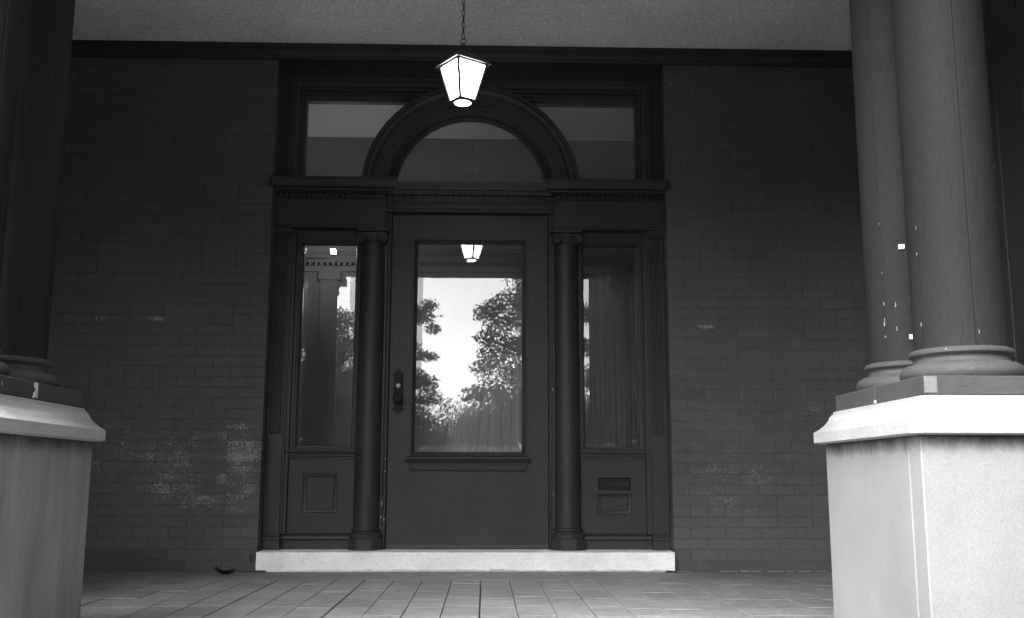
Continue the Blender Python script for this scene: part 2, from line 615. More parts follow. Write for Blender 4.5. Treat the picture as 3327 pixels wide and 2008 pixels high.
# side walls of dark painted boards that close the porch ends
for sx, xw, lab in ((-1, 2.66, 'dark boarded side wall at the porch end behind the streaked pedestal'),
                    (1, 2.52, 'dark boarded side wall glimpsed at the photo edge past the thick front column')):
    b = B()
    box(b, min(sx * (xw + 0.03), sx * (xw + 0.25)), max(sx * (xw + 0.03), sx * (xw + 0.25)), -3.45, -0.003, -0.03, 3.32)
    o = tag(obj('side_wall', b, M['trim']), lab, 'wall')
    y = -3.45
    while y < -0.05:
        q = B()
        y1 = min(y + 0.236, -0.004)
        box(q, min(sx * xw, sx * (xw + 0.029)), max(sx * xw, sx * (xw + 0.029)), y, y1, -0.02, 3.24, 0.003)
        obj('board', q, M['trim'], o)
        y += 0.240

# ------------------------------------------------------------------ ceiling, crown moulding, porch beam
b = B()
box(b, -5.6, 5.6, -3.55, 0.30, 3.325, 3.50)
struct(obj('porch_ceiling', b, M['ceiling']))
b = B()
extx(b, -2.658, 2.518, [(0.0, 3.250), (-0.014, 3.250), (-0.018, 3.268), (-0.026, 3.270), (-0.034, 3.282), (-0.060, 3.300),
                    (-0.084, 3.306), (-0.086, 3.312), (-0.098, 3.313), (-0.100, 3.322), (0.0, 3.322)])
tag(obj('crown_moulding', b, M['crown']), 'dark crown moulding running along the top of the house wall under the ceiling', 'moulding')

beam = thing('porch_beam', 'heavy front beam with dentils carried by the porch columns', 'beam', (0, -2.72, 2.55))
b = B()
box(b, -5.6, 5.6, -0.62, -0.03, 0.0, 0.772)
obj('beam_core', b, M['beam'], beam)
b = B()
extx(b, -5.6, 5.6, [(-0.029, 0.0), (-0.012, 0.0), (-0.012, 0.018), (-0.029, 0.018)])
extx(b, -5.6, 5.6, [(-0.029, 0.065), (0.0, 0.065), (0.0, 0.08), (-0.029, 0.09)])
extx(b, -5.6, 5.6, [(-0.029, 0.30), (-0.005, 0.30), (0.01, 0.33), (0.01, 0.345), (-0.029, 0.345)])
extx(b, -5.6, 5.6, [(-0.029, 0.66), (0.0, 0.66), (0.05, 0.74), (0.07, 0.745), (0.07, 0.77), (-0.029, 0.77)])
obj('beam_moulding', b, M['beam'], beam)
b = B()
x = -2.4
while x < 2.4:
    box(b, x, x + 0.035, -0.028, -0.004, 0.024, 0.062)
    x += 0.06
obj('dentil_row', b, M['beam'], beam)['kind'] = 'stuff'

# upper house over the porch, its unseen eaves carried forward to shade the columns
b = B()
box(b, -6.0, 6.0, -4.45, 5.0, 3.52, 3.75)
box(b, -6.0, 6.0, -4.45, -3.56, 3.34, 3.5195)
struct(obj('roof', b, M['beam']))

# ------------------------------------------------------------------ doorstep
b = B()
n = 60
top, bot = [], []
for i in range(n + 1):
    x = -1.256 + 2.512 * i / n
    bot.append((x, 0.012 + rng.uniform(-0.003, 0.004) + (0.004 if 18 < i < 38 else 0)))
prof_rows = []
for x, zb in bot:
    jt = rng.uniform(-0.001, 0.001)
    prof_rows.append([(x, -0.045 + jt, zb), (x, -0.047 + jt, 0.112 + jt), (x, -0.042, 0.117 + jt), (x, 0.24, 0.121), (x, 0.24, zb)])
loops(b, prof_rows, True, True, True)
tag(obj('doorstep', b, M['sill']), 'long white painted stone doorstep under the dark door surround', 'doorstep')

# ------------------------------------------------------------------ vestibule behind the glass, with its own cornice and a lit wall lamp
b = B()
VX, VY = 1.37, 1.62
box(b, -VX, VX, 0.26, VY, 0.02, 3.285)
bmesh.ops.delete(b, geom=[f for f in b.faces if f.calc_center_median().y < 0.3 or f.calc_center_median().z > 3.2], context='FACES')
vest = struct(obj('vestibule', b, M['hall']))
b = B()
box(b, -1.5, 1.5, 0.26, VY + 0.1, 3.287, 3.32)
obj('vestibule_ceiling', b, M['vestibule_ceiling'], vest)
b = B()
vc = [(0.0, 2.17), (0.02, 2.17), (0.02, 2.215), (0.0, 2.215), (0.0, 2.245), (0.012, 2.246), (0.012, 2.30), (0.02, 2.305), (0.05, 2.33), (0.055, 2.35), (0.07, 2.352), (0.07, 2.375), (0.0, 2.39)]
loops(b, [[(-VX + d, 0.30, z) for d, z in vc], [(-VX + d, VY - d, z) for d, z in vc], [(VX - d, VY - d, z) for d, z in vc], [(VX - d, 0.30, z) for d, z in vc]], True)
obj('vestibule_cornice', b, M['hall'], vest)
b = B()
x = -VX + 0.03
while x < VX - 0.04:
    box(b, x, x + 0.022, VY - 0.026, VY - 0.0005, 2.218, 2.243)
    x += 0.045
y = 0.34
while y < VY - 0.04:
    box(b, -VX + 0.0005, -VX + 0.026, y, y + 0.022, 2.218, 2.243)
    y += 0.045
obj('dentil_row', b, M['hall'], vest)['kind'] = 'stuff'
b = B()
extz(b, 0.03, 2.10, [(-1.20, VY), (-1.20, VY - 0.03), (-1.055, VY - 0.03), (-1.055, VY)])
extz(b, 2.10, 2.169, [(-1.215, VY), (-1.215, VY - 0.045), (-1.04, VY - 0.045), (-1.04, VY)])
obj('vestibule_pilaster', b, M['hall'], vest)
wl = thing('wall_lamp', 'small lit wall lamp on a bracket seen through the top of one sidelight', 'lamp', (-1.03, 1.10, 2.20))
b = B()
box(b, -0.016, 0.016, -0.016, 0.016, 0.0, 0.034, 0.003)
obj('lamp_glass', b, M['wall_lamp'], wl)
b = B()
box(b, -0.014, 0.014, -0.014, 0.014, -0.014, -0.001, 0.002)
tube(b, [(0, 0, -0.010), (-0.06, 0, -0.035), (-0.20, 0, -0.035), (-0.338, 0, -0.01)], 0.005, 8)
obj('bracket', b, M['iron'], wl)

# ------------------------------------------------------------------ door surround (fixed woodwork)
sur = thing('door_surround', 'dark wooden door surround with half columns, fluted pilasters and a round arch', 'door surround', (0, 0, 0))

def pilaster(s):
    p = B()
    # face between |x| 1.16 and 1.26, flutes from z .83 to 2.13
    zt, zb, zf = 2.150, 0.118, 0.827
    xs0, xs1 = 1.160, 1.2585
    def body(z0, z1, prof):
        extz(p, z0, z1, [(s * x, y) for x, y in prof])
    body(zb, zf, [(xs0, 0.20), (xs0, 0.120), (xs1, 0.120), (xs1, 0.20)])
    fl = [(xs0, 0.20), (xs0, 0.120), (xs0 + 0.010, 0.120)]
    nfl, w = 5, 0.0158
    for k in range(nfl):
        a = xs0 + 0.010 + k * w
        for j in range(5):
            t = math.pi * j / 4
            fl.append((a + 0.0062 - 0.0062 * math.cos(t), 0.120 + 0.008 * math.sin(t)))
        fl.append((a + w - 0.0006, 0.120))
    fl += [(xs1, 0.120), (xs1, 0.20)]
    body(zf, zt, fl)
    o = obj('pilaster', p, M['trim'], sur, ang=25)
    q = B()
    loops(q, [[(s * x, y, z) for x, y in ((1.152, 0.2), (1.152, yy), (1.2588, yy), (1.2588, 0.2))]
              for z, yy in ((0.1195, 0.106), (0.176, 0.106), (0.182, 0.100), (0.196, 0.100), (0.204, 0.108), (0.210, 0.108), (0.214, 0.119))], True, True, True)
    obj('pilaster_base', q, M['trim'], o)
    q = B()
    extx(q, min(s * 1.150, s * 1.2588), max(s * 1.150, s * 1.2588), [(0.2, 2.10), (0.116, 2.10), (0.110, 2.108), (0.116, 2.116), (0.112, 2.125), (0.102, 2.140), (0.100, 2.149), (0.2, 2.149)])
    obj('pilaster_capital', q, M['trim'], o)

def half_column(s):
    cx, cy = s * 0.628, 0.165
    c = B()
    lathe(c, [(0.082, 0.25), (0.083, 0.5), (0.082, 1.0), (0.079, 1.6), (0.076, 2.045), (0.080, 2.048), (0.081, 2.056), (0.078, 2.060)], 48, cx, cy)
    o = obj('half_column', c, M['trim'], sur)
    q = B()
    lathe(q, [(0.100, 0.185), (0.104, 0.198), (0.103, 0.212), (0.096, 0.221), (0.088, 0.224), (0.085, 0.230), (0.088, 0.234), (0.094, 0.240), (0.093, 0.250), (0.082, 0.253)], 48, cx, cy)
    pl = []
    for x, y in ((-0.103, 0.05), (-0.103, -0.045), (-0.045, -0.095), (0.045, -0.095), (0.103, -0.045), (0.103, 0.05)):
        pl.append((cx + x, cy + y))
    extz(q, 0.1195, 0.186, pl)
    obj('column_base', q, M['trim'], o)
    q = B()
    lathe(q, [(0.077, 2.060), (0.086, 2.072), (0.094, 2.086), (0.094, 2.094)], 40, cx, cy)
    box(q, cx - 0.092, cx + 0.092, cy - 0.088, cy + 0.05, 2.096, 2.122, 0.004)
    box(q, cx - 0.104, cx + 0.104, cy - 0.100, cy + 0.05, 2.124, 2.150, 0.006)
    for d in (-1, 1):
        # volute: disc facing out with a raised spiral roll and eye
        vx, vz, vy = cx + d * 0.069, 2.083, cy - 0.098
        v = bmesh.new()
        lathe(v, [(0.004, 0.010), (0.010, 0.010), (0.011, 0.003), (0.018, 0.003), (0.021, 0.009), (0.026, 0.010), (0.031, 0.006), (0.032, -0.06)], 24)
        for vv in v.verts:
            x_, y_, z_ = vv.co
            vv.co = Vector((vx + x_, vy - z_, vz + y_))
        merge(q, v)
    obj('column_capital', q, M['trim'], o)

def entablature(s):
    xa, xb = sorted((s * 0.548, s * 1.2588))
    e = B()
    box(e, xa, xb, 0.092, 0.235, 2.1505, 2.372)
    o = obj('entablature_block', e, M['trim'], sur)
    # architrave lines and the projecting shelf
    q = B()
    extx(q, xa + 0.002, xb - 0.0005, [(0.0915, 2.153), (0.084, 2.153), (0.084, 2.166), (0.088, 2.170), (0.0915, 2.170)])
    obj('architrave_fillet', q, M['trim'], o)
    q = B()
    def shelf(xi, xo):
        prof = [(0.235, 2.374), (0.060, 2.374), (0.052, 2.380), (0.030, 2.384), (0.026, 2.392), (-0.012, 2.396),
                (-0.016, 2.425), (-0.022, 2.440), (-0.030, 2.445), (-0.030, 2.456), (0.235, 2.462)]
        rows = []
        for y, z in prof:
            t = (0.092 - min(y, 0.092))           # projection returns round the inner end
            rows.append((y, z, t))
        l0 = [(s * (xi - t * 0.78), y, z) for y, z, t in rows]
        l1 = [(s * xo, y, z) for y, z, t in rows]
        loops(q, [l0, l1], True, True, True)
    shelf(0.556, 1.2588)
    # return over the brick arris
    qq = B()
    box(qq, min(s * 1.2588, s * 1.276), max(s * 1.2588, s * 1.276), -0.030, -0.002, 2.396, 2.456, 0.003)
    merge(q, qq)
    so = obj('cornice_shelf', q, M['trim'], o)
    x = 0.562
    while x < 1.24:
        d = B()
        box(d, min(s * x, s * (x + 0.020)), max(s * x, s * (x + 0.020)), 0.070, 0.0925, 2.343, 2.371)
        obj('dentil', d, M['trim'], o)
        x += 0.036

for s in (-1, 1):
    pilaster(s)
    half_column(s)
    entablature(s)

# centre lintel over the door with its own cornice
e = B()
box(e, -0.5475, 0.5475, 0.130, 0.235, 2.266, 2.374)
lint = obj('lintel', e, M['trim'], sur)
e = B()
extx(e, -0.5470, 0.5470, [(0.2, 2.376), (0.095, 2.376), (0.088, 2.386), (0.082, 2.400), (0.070, 2.404), (0.066, 2.430), (0.060, 2.440), (0.060, 2.452), (0.2, 2.460)])
obj('cornice_shelf', e, M['trim'], lint)
x = -0.535
while x < 0.53:
    d = B()
    box(d, x, x + 0.022, 0.106, 0.1295, 2.330, 2.372)
    obj('dentil', d, M['trim'], lint)
    x += 0.0395
e = B()
extx(e, -0.546, 0.546, [(0.1295, 2.268), (0.118, 2.268), (0.118, 2.282), (0.124, 2.290), (0.1295, 2.290)])
extx(e, -0.546, 0.546, [(0.1295, 2.318), (0.122, 2.318), (0.116, 2.328), (0.1295, 2.328)])
obj('lintel_fillet', e, M['trim'], lint)

# door jambs
for s in (-1, 1):
    e = B()
    extz(e, 0.1195, 2.2655, [(s * 0.548, 0.235), (s * 0.548, 0.150), (s * 0.536, 0.150), (s * 0.533, 0.158), (s * 0.526, 0.160), (s * 0.522, 0.153), (s * 0.514, 0.153), (s * 0.5085, 0.165), (s * 0.5085, 0.235)])
    j = obj('door_jamb', e, M['trim'], sur)
    q = B()
    for k in range(9 if s < 0 else 3):
        z = rng.choice((rng.uniform(0.2, 0.62), rng.uniform(0.2, 1.25), rng.uniform(1.0, 1.4)))
        h = rng.uniform(0.004, 0.018)
        xx = s * rng.choice((0.536, 0.5175))
        box(q, xx - 0.0025, xx + 0.0025, 0.1475, 0.1525, z, z + h, 0.001)
    obj('paint_chips', q, M['chip'], j)['kind'] = 'stuff'

# upper frame round the transom
e = B()
casing = [(0, 0.235), (0, 0.098), (0.030, 0.098), (0.034, 0.106), (0.048, 0.108), (0.052, 0.098), (0.066, 0.096),
          (0.070, 0.106), (0.100, 0.108), (0.104, 0.114), (0.128, 0.122), (0.134, 0.134), (0.150, 0.136), (0.158, 0.150), (0.164, 0.152), (0.164, 0.235)]
loops(e, [[(-1.2588 + d, y, 2.430 + d * 0.08), (1.2588 - d, y, 2.430 + d * 0.08), (1.2588 - d, y, 3.2495 - d), (-1.2588 + d, y, 3.2495 - d)] for d, y in casing])
# the head is deeper than the jambs
obj('transom_casing', e, M['trim'], sur)
e = B()
extx(e, -1.0935, 1.0935, [(0.235, 3.036), (0.166, 3.036), (0.160, 3.044), (0.148, 3.046), (0.146, 3.064), (0.138, 3.068), (0.138, 3.085), (0.155, 3.0845), (0.235, 3.0845)])
box(e, -1.2588, 1.2588, 0.10, 0.26, 3.2505, 3.3245)
obj('transom_head', e, M['trim'], sur)

# the arch
def arc_sweep(bm, prof, cz, a0, a1, seg):
    ls = []
    for i in range(seg + 1):
        a = a0 + (a1 - a0) * i / seg
        ls.append([(r * math.cos(a), y, cz + r * math.sin(a)) for r, y in prof])
    loops(bm, ls, True, True, True)
e = B()
arc_sweep(e, [(0.490, 0.185), (0.490, 0.140), (0.500, 0.132), (0.512, 0.136), (0.516, 0.128), (0.540, 0.112), (0.546, 0.098), (0.556, 0.096),
              (0.560, 0.102), (0.640, 0.100), (0.645, 0.092), (0.660, 0.080), (0.676, 0.076), (0.682, 0.066), (0.708, 0.066), (0.710, 0.072), (0.710, 0.185)],
          2.415, R(0), R(180), 96)
obj('arch', e, M['trim'], sur)

# ------------------------------------------------------------------ transom window: two spandrel panes and a lunette, set leaning back a little
tr = thing('transom_window', 'wide glass transom and lunette behind the round arch above the door', 'window', (0, 0.172, 2.44))
def pane(name, outline, parent, th=0.005):
    p = B()
    loops(p, [[(x, 0, z) for x, z in outline], [(x, th, z) for x, z in outline]], True, True, True)
    return obj(name, p, M['glass'], parent)
for s in (-1, 1):
    pts = [(s * 1.098, -0.0), (s * 1.098, 0.605)]
    a_top = math.asin(min(1, (0.605 + 0.025) / 0.63))
    for i in range(25):
        a = a_top * (1 - i / 24)
        z = -0.025 + 0.63 * math.sin(a)
        pts.append((s * 0.63 * math.cos(a), max(z, 0.0)))
    pane('spandrel_pane', pts, tr)
pts = []
for i in range(49):
    a = math.pi * i / 48
    pts.append((0.515 * math.cos(a), max(-0.025 + 0.515 * math.sin(a), -0.002)))
lun = pane('lunette_pane', pts, tr)
for body, zz in (('1001', 0.190), ('1883', 0.135)):
    cu = bpy.data.curves.new('house_number', 'FONT')
    cu.body = body
    cu.size = 0.038
    cu.align_x, cu.align_y = 'CENTER', 'CENTER'
    cu.extrude = 0.0004
    cu.space_character = 1.5
    co = bpy.data.objects.new('number_curve', cu)
    C.objects.link(co)
    me = bpy.data.meshes.new_from_object(co.evaluated_get(bpy.context.evaluated_depsgraph_get()))
    bpy.data.objects.remove(co)
    me.materials.clear()
    me.materials.append(M['gilt'])
    lo = bpy.data.objects.new('house_number', me)
    C.objects.link(lo)
    lo.parent = lun
    lo.location = (0.02, -0.0012, zz)
    lo.rotation_euler = (R(90), 0, 0)

# ------------------------------------------------------------------ sidelights
def sidelight(s, label):
    t = thing('sidelight_window', label, 'window', (s * 0.93, 0, 0.118))
    def X(v):            # v = distance from the door axis
        return s * v - s * 0.93
    def rect(v0, v1):
        a, c = X(v0), X(v1)
        return min(a, c), max(a, c)
    gx0, gx1 = rect(0.742, 1.082)
    ox0, ox1 = rect(0.640, 1.1595)
    z = lambda v: v - 0.118
    f = B()
    plate(f, (ox0, ox1, z(0.745), z(2.1495)), (gx0 - 0.028, gx1 + 0.028, z(0.746), z(2.088)), 0.158, 0.235)
    fo = obj('window_frame', f, M['trim'], t)
    f = B()
    ring(f, gx0 - 0.0279, gx1 + 0.0279, z(0.727), z(2.0879), [(0, 0.235), (0, 0.150), (0.008, 0.150), (0.011, 0.160), (0.018, 0.162), (0.020, 0.170), (0.028, 0.192), (0.028, 0.235)])
    obj('glazing_bead', f, M['trim'], fo)
    # outer casing steps beside the pilaster
    f = B()
    c0, c1 = rect(1.118, 1.1594)
    extz(f, z(0.216), z(2.149), [(X(1.1594), 0.157), (X(1.1594), 0.132), (X(1.148), 0.132), (X(1.146), 0.142), (X(1.136), 0.144), (X(1.134), 0.136), (X(1.124), 0.136), (X(1.120), 0.157)])
    obj('casing_strip', f, M['trim'], fo)
    # bevelled glass
    g = B()
    ring(g, gx0 - 0.002, gx1 + 0.002, z(0.750), z(2.062), [(0, 0.205), (0, 0.2015), (0.036, 0.1975)], True)
    loops(g, [[(gx0 - 0.002, 0.205, z(0.750)), (gx1 + 0.002, 0.205, z(0.750))], [(gx0 - 0.002, 0.205, z(2.062)), (gx1 + 0.002, 0.205, z(2.062))]], False)
    bmesh.ops.remove_doubles(g, verts=g.verts[:], dist=1e-5)
    obj('bevelled_glass', g, M['glass'], t, ang=2)
    # rail under the glass
    f = B()
    extx(f, ox0, ox1 - 0.0, [(0.235, z(0.676)), (0.160, z(0.676)), (0.160, z(0.690)), (0.146, z(0.694)), (0.146, z(0.704)), (0.138, z(0.707)),
                             (0.132, z(0.722)), (0.134, z(0.728)), (0.146, z(0.730)), (0.150, z(0.740)), (0.176, z(0.7445)), (0.235, z(0.7445))])
    obj('window_rail', f, M['trim'], t)
    # panel below
    px0, px1 = rect(0.815, 1.030)
    zt = 0.584 if s < 0 else 0.467
    f = B()
    if s < 0:
        plate(f, (ox0, ox1, z(0.1195), z(0.6755)), (px0, px1, z(0.342), z(zt)), 0.168, 0.235)
        pan = obj('lower_panel', f, M['trim'], t)
        f = B()
        ring(f, px0, px1, z(0.342), z(zt), [(0, 0.1685), (0.004, 0.176), (0.020, 0.180), (0.024, 0.173)], True)
        obj('panel_field', f, M['trim'], pan)
    else:
        plate(f, (ox0, ox1, z(0.1195), z(0.6755)), (px0, px1, z(0.335), z(0.574)), 0.168, 0.235)
        pan = obj('lower_panel', f, M['trim'], t)
        f = B()
        ring(f, px0, px1, z(0.335), z(zt), [(0, 0.1685), (0.004, 0.176), (0.022, 0.180), (0.026, 0.173)], True)
        obj('panel_field', f, M['trim'], pan)
        # mail slot: raised board with a recessed plate that carries cast letters
        f = B()
        plate(f, (px0 - 0.026, px1 + 0.034, z(0.462), z(0.586)), (px0 + 0.004, px1 - 0.004, z(0.486), z(0.563)), 0.156, 0.18)
        ms = obj('mail_slot_board', f, M['trim'], t)
        f = B()
        box(f, px0 + 0.0045, px1 - 0.0045, 0.172, 0.179, z(0.4865), z(0.5625), 0.001)
        obj('mail_slot_plate', f, M['brass'], ms)
        cu = bpy.data.curves.new('lettering', 'FONT')
        cu.body = 'TAVERN'
        cu.size = 0.044
        cu.align_x, cu.align_y = 'CENTER', 'CENTER'
        cu.extrude = 0.0012
        cu.space_character = 1.12
        co = bpy.data.objects.new('lettering_curve', cu)
        C.objects.link(co)
        me = bpy.data.meshes.new_from_object(co.evaluated_get(bpy.context.evaluated_depsgraph_get()))
        bpy.data.objects.remove(co)
        lo = bpy.data.objects.new('lettering', me)
        C.objects.link(lo)
        lo.parent = ms
        lo.location = ((px0 + px1) / 2, 0.1708, z(0.524))
        lo.rotation_euler = (R(90), 0, 0)
        me.materials.clear()
        me.materials.append(M['trim'])
    # skirting mould
    f = B()
    extx(f, ox0, ox1, [(0.1675, z(0.176)), (0.158, z(0.178)), (0.152, z(0.186)), (0.154, z(0.200)), (0.162, z(0.206)), (0.156, z(0.214)), (0.1675, z(0.219))])
    obj('skirting_mould', f, M['trim'], pan)
    return t
sidelight(-1, 'narrow sidelight with a lit lamp behind it, over a square sunk panel')
sidelight(1, 'narrow dark sidelight over a panel with a lettered mail slot')

# ------------------------------------------------------------------ front door
door = thing('front_door', 'dark painted front door with one large plate glass pane and a small mirrored lantern', 'door', (0, 0.18, 0.126))
b = B()
plate(b, (-0.5065, 0.5065, 0.0, 2.1385), (-0.366, 0.366, 0.570, 1.972), 0.0, 0.045)
leaf = obj('door_leaf', b, M['door'], door)
b = B()
ring(b, -0.3658, 0.3658, 0.5702, 1.9718, [(0, 0.040), (0, -0.012), (0.006, -0.014), (0.012, -0.004), (0.018, 0.002), (0.022, 0.016), (0.026, 0.018), (0.026, 0.040)])
obj('glazing_bead', b, M['door'], door)
b = B()
ring(b, -0.342, 0.342, 0.594, 1.948, [(0, 0.028), (0, 0.0235), (0.040, 0.0185)], True)
loops(b, [[(-0.342, 0.028, 0.594), (0.342, 0.028, 0.594)], [(-0.342, 0.028, 1.948), (0.342, 0.028, 1.948)]], False)
bmesh.ops.remove_doubles(b, verts=b.verts[:], dist=1e-5)
obj('bevelled_glass', b, M['glass'], door, ang=2)
b = B()
def dshelf(z0, z1, w, y):
    extx(b, -w, w, [(-0.0005, z0), (y, z0), (y, z1), (-0.0005, z1)])
extx(b, -0.365, 0.365, [(-0.0005, 0.478), (-0.014, 0.478), (-0.016, 0.482), (-0.014, 0.512), (-0.0005, 0.512)])
extx(b, -0.378, 0.378, [(-0.0005, 0.5125), (-0.022, 0.5125), (-0.024, 0.526), (-0.020, 0.530), (-0.0005, 0.530)])
extx(b, -0.384, 0.384, [(-0.0005, 0.5305), (-0.026, 0.5305), (-0.036, 0.548), (-0.042, 0.552), (-0.042, 0.562), (-0.0005, 0.568)], 0.35, 0.35)
obj('door_shelf', b, M['door'], door)
b = B()
box(b, -0.5065, 0.5065, -0.004, 0.0, 0.001, 0.020)
obj('door_sweep', b, M['iron'], door)
# escutcheon with lock and knob
b = B()
def outline_plate(pts, y0, y1):
    loops(b, [[(x, y1, z) for x, z in pts], [(x, y0, z) for x, z in pts], [(x * 0.86, y0 - 0.002, 0.5 * 0 + z) for x, z in pts]], True, True, True)
half = [(0.0, 0.150), (0.010, 0.138), (0.012, 0.128), (0.033, 0.118), (0.036, 0.110), (0.029, 0.104), (0.029, -0.100), (0.036, -0.106), (0.037, -0.118), (0.018, -0.124), (0.011, -0.128), (0.010, -0.140), (0.0, -0.147)]
pts = half + [(-x, z) for x, z in reversed(half[1:-1])]
outline_plate(pts, -0.005, -0.0003)
esc = obj('escutcheon', b, M['brass'], door, (-0.448, 0, 0.974))
def around_y(bm, prof, seg, cx, cz, y0):
    v = bmesh.new()
    lathe(v, prof, seg)
    for vv in v.verts:
        x_, y_, z_ = vv.co
        vv.co = Vector((cx + x_, y0 - z_, cz + y_))
    merge(bm, v)
b = B()
around_y(b, [(0.017, 0.0), (0.017, 0.010), (0.014, 0.014), (0.003, 0.015)], 24, 0, 0.037, -0.006)
obj('lock_cylinder', b, M['steel'], esc)
b = B()
around_y(b, [(0.012, 0.0), (0.011, 0.030), (0.020, 0.036), (0.029, 0.046), (0.030, 0.056), (0.024, 0.066), (0.012, 0.070), (0.002, 0.071)], 28, 0, -0.046, -0.006)
obj('door_knob', b, M['brass'], esc)

# curtains hanging inside
def curtain(x0, x1, z0, z1, lean, label, folds):
    b = B()
    rows = []
    nx = 70
    for zi in range(5):
        z = z0 + (z1 - z0) * zi / 4
        row = []
        for i in range(nx + 1):
            u = i / nx
            x = x0 + (x1 - x0) * u - lean * (1 - u) * (z1 - z)
            row.append((x, 0.33 + 0.005 * math.sin(u * folds) + 0.003 * math.sin(u * folds * 2.3 + z), z))
        rows.append(row)
    loops(b, rows, False)
    tube(b, [(x0 - 0.02, 0.345, z1 + 0.004), (x1 + 0.02, 0.345, z1 + 0.004)], 0.006, 8)
    tag(obj('curtain', b, M['curtain'], ang=80), label, 'curtain')
curtain(-0.07, 0.36, 0.70, 1.36, 0.13, 'pale half curtain hanging inside the lower part of the front door glass', 46)
M['net'] = grey('net_curtain', 0.04, 0.9, 0.1, amp=0.5, scale=9, famp=0.8, fscale=110)
_c = M['curtain']
M['curtain'] = M['net']
curtain(0.735, 1.10, 0.70, 1.90, 0.0, 'grey net curtain behind the sidelight above the mail slot', 30)
M['curtain'] = _c

# ------------------------------------------------------------------ pedestals
def rrect(x0, x1, y0, y1, r):
    return [(x0 + r, y0), (x1 - r, y0), (x1, y0 + r), (x1, y1 - r), (x1 - r, y1), (x0 + r, y1), (x0, y1 - r), (x0, y0 + r)]

def pedestal(s, xin, mat, label):
    t = thing('stone_pedestal', label, 'pedestal', (xin + s * 0.2, -3.08, -0.95))
    ox, oy, oz = t.location
    def px(d0):              # d0 measured outward from the inner plinth plane
        return xin + s * d0 - ox
    W, D = 0.435, 0.785
    y0, y1 = -3.478 - oy, -2.683 - oy
    # front slab keeps its own edge, side slab butts behind it
    xa, xb = px(-0.032), px(W)
    g = 0.004
    b = B()
    pts = rrect(min(xa, xb), max(xa, xb), y0, y0 + 0.085 - g, 0.004)
    loops(b, [[(x, y, z) for x, y in pts] for z in (0.0, 1.628)], True, True, True)
    obj('front_slab', b, mat, t)
    b = B()
    xi = px(-0.032)
    xi2 = px(0.06)
    pts = rrect(min(xi, xi2), max(xi, xi2), y0 + 0.085, y1, 0.004)
    loops(b, [[(x, y, z) for x, y in pts] for z in (0.0, 1.628)], True, True, True)
    obj('side_slab', b, mat, t)
    b = B()
    xi, xo = px(0.0625), px(W - 0.002)
    box(b, min(xi, xo), max(xi, xo), y0 + 0.087, y1 - 0.001, 0.0, 1.627)
    obj('core', b, mat, t)
    # moulded cap
    b = B()
    prof = [(0.016, 1.6285), (0.060, 1.629), (0.068, 1.633), (0.068, 1.668), (0.064, 1.672), (0.052, 1.680), (0.036, 1.696), (0.026, 1.712), (0.022, 1.724), (0.018, 1.726),
            (0.018, 1.731), (0.012, 1.733), (0.012, 1.740), (0.006, 1.742)]
    ls = []
    for o_, z in prof:
        a, c = px(-o_), px(W - 0.04 + o_)
        pts = rrect(min(a, c), max(a, c), -3.45 - o_ - oy, -2.713 + o_ - oy, 0.022)
        ls.append([(x, y, z) for x, y in pts])
    loops(b, ls, True, True, True)
    obj('pedestal_cap', b, M['cap'], t)
    return t
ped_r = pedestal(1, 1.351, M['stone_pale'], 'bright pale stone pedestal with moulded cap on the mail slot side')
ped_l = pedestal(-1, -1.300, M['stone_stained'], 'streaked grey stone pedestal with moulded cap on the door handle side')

for sx, xa, xb, lab in ((-1, 1.74, 2.655, 'unseen low stone wall added to shade the floor beside the streaked pedestal'),
                        (1, 1.79, 2.515, 'unseen low stone wall added to shade the floor beside the bright pedestal')):
    b = B()
    box(b, min(sx * xa, sx * xb), max(sx * xa, sx * xb), -3.30, -2.86, -0.94, 0.66, 0.006)  # unseen low wall, added to darken the sides of the porch floor
    shade_wall = tag(obj('floor_shade_wall', b, M['stone_stained']), lab, 'wall')
    b = B()
    box(b, min(sx * xa, sx * xb), max(sx * xa, sx * xb), -3.36, -2.80, 0.662, 0.74, 0.012)
    obj('shade_wall_coping', b, M['cap'], shade_wall)

# ------------------------------------------------------------------ columns
ZB = 0.793
def shaft_mesh():
    b = B()
    seg = 288
    ls = []
    for z, r in ((0.150, 0.1365), (0.158, 0.1335), (0.5, 0.1335), (1.0, 0.1335), (1.52, 0.1330), (1.56, 0.1330)):
        l = []
        for i in range(seg):
            a = 2 * math.pi * i / seg
            rr = r - (0.0032 if i in (0, 97, 181) else 0)
            l.append((rr * math.cos(a), rr * math.sin(a), z))
        ls.append(l)
    loops(b, ls, True, True, True)
    return b
def make_column():
    t = thing('porch_column', '', 'column')
    obj('shaft', shaft_mesh(), M['column'], t, ang=25)
    b = B()
    prof = [(0.150, 0.056), (0.171, 0.058), (0.178, 0.068), (0.179, 0.080), (0.172, 0.094), (0.158, 0.103), (0.145, 0.106), (0.140, 0.109), (0.137, 0.120), (0.139, 0.126),
            (0.145, 0.128), (0.150, 0.134), (0.150, 0.141), (0.145, 0.147), (0.137, 0.150), (0.130, 0.151)]
    lathe(b, prof, 72)
    obj('base', b, M['plinth'], t)
    b = B()
    box(b, -0.184, 0.184, -0.184, 0.184, 0.0, 0.056, 0.003)
    obj('plinth', b, M['plinth'], t)
    b = B()
    lathe(b, [(0.132, 1.56), (0.146, 1.565), (0.156, 1.575), (0.156, 1.585), (0.148, 1.590), (0.145, 1.62), (0.165, 1.66), (0.185, 1.675), (0.185, 1.68)], 48)
    box(b, -0.20, 0.20, -0.20, 0.20, 1.6802, 1.757, 0.004)
    obj('capital', b, M['column'], t)
    return t
proto = make_column()
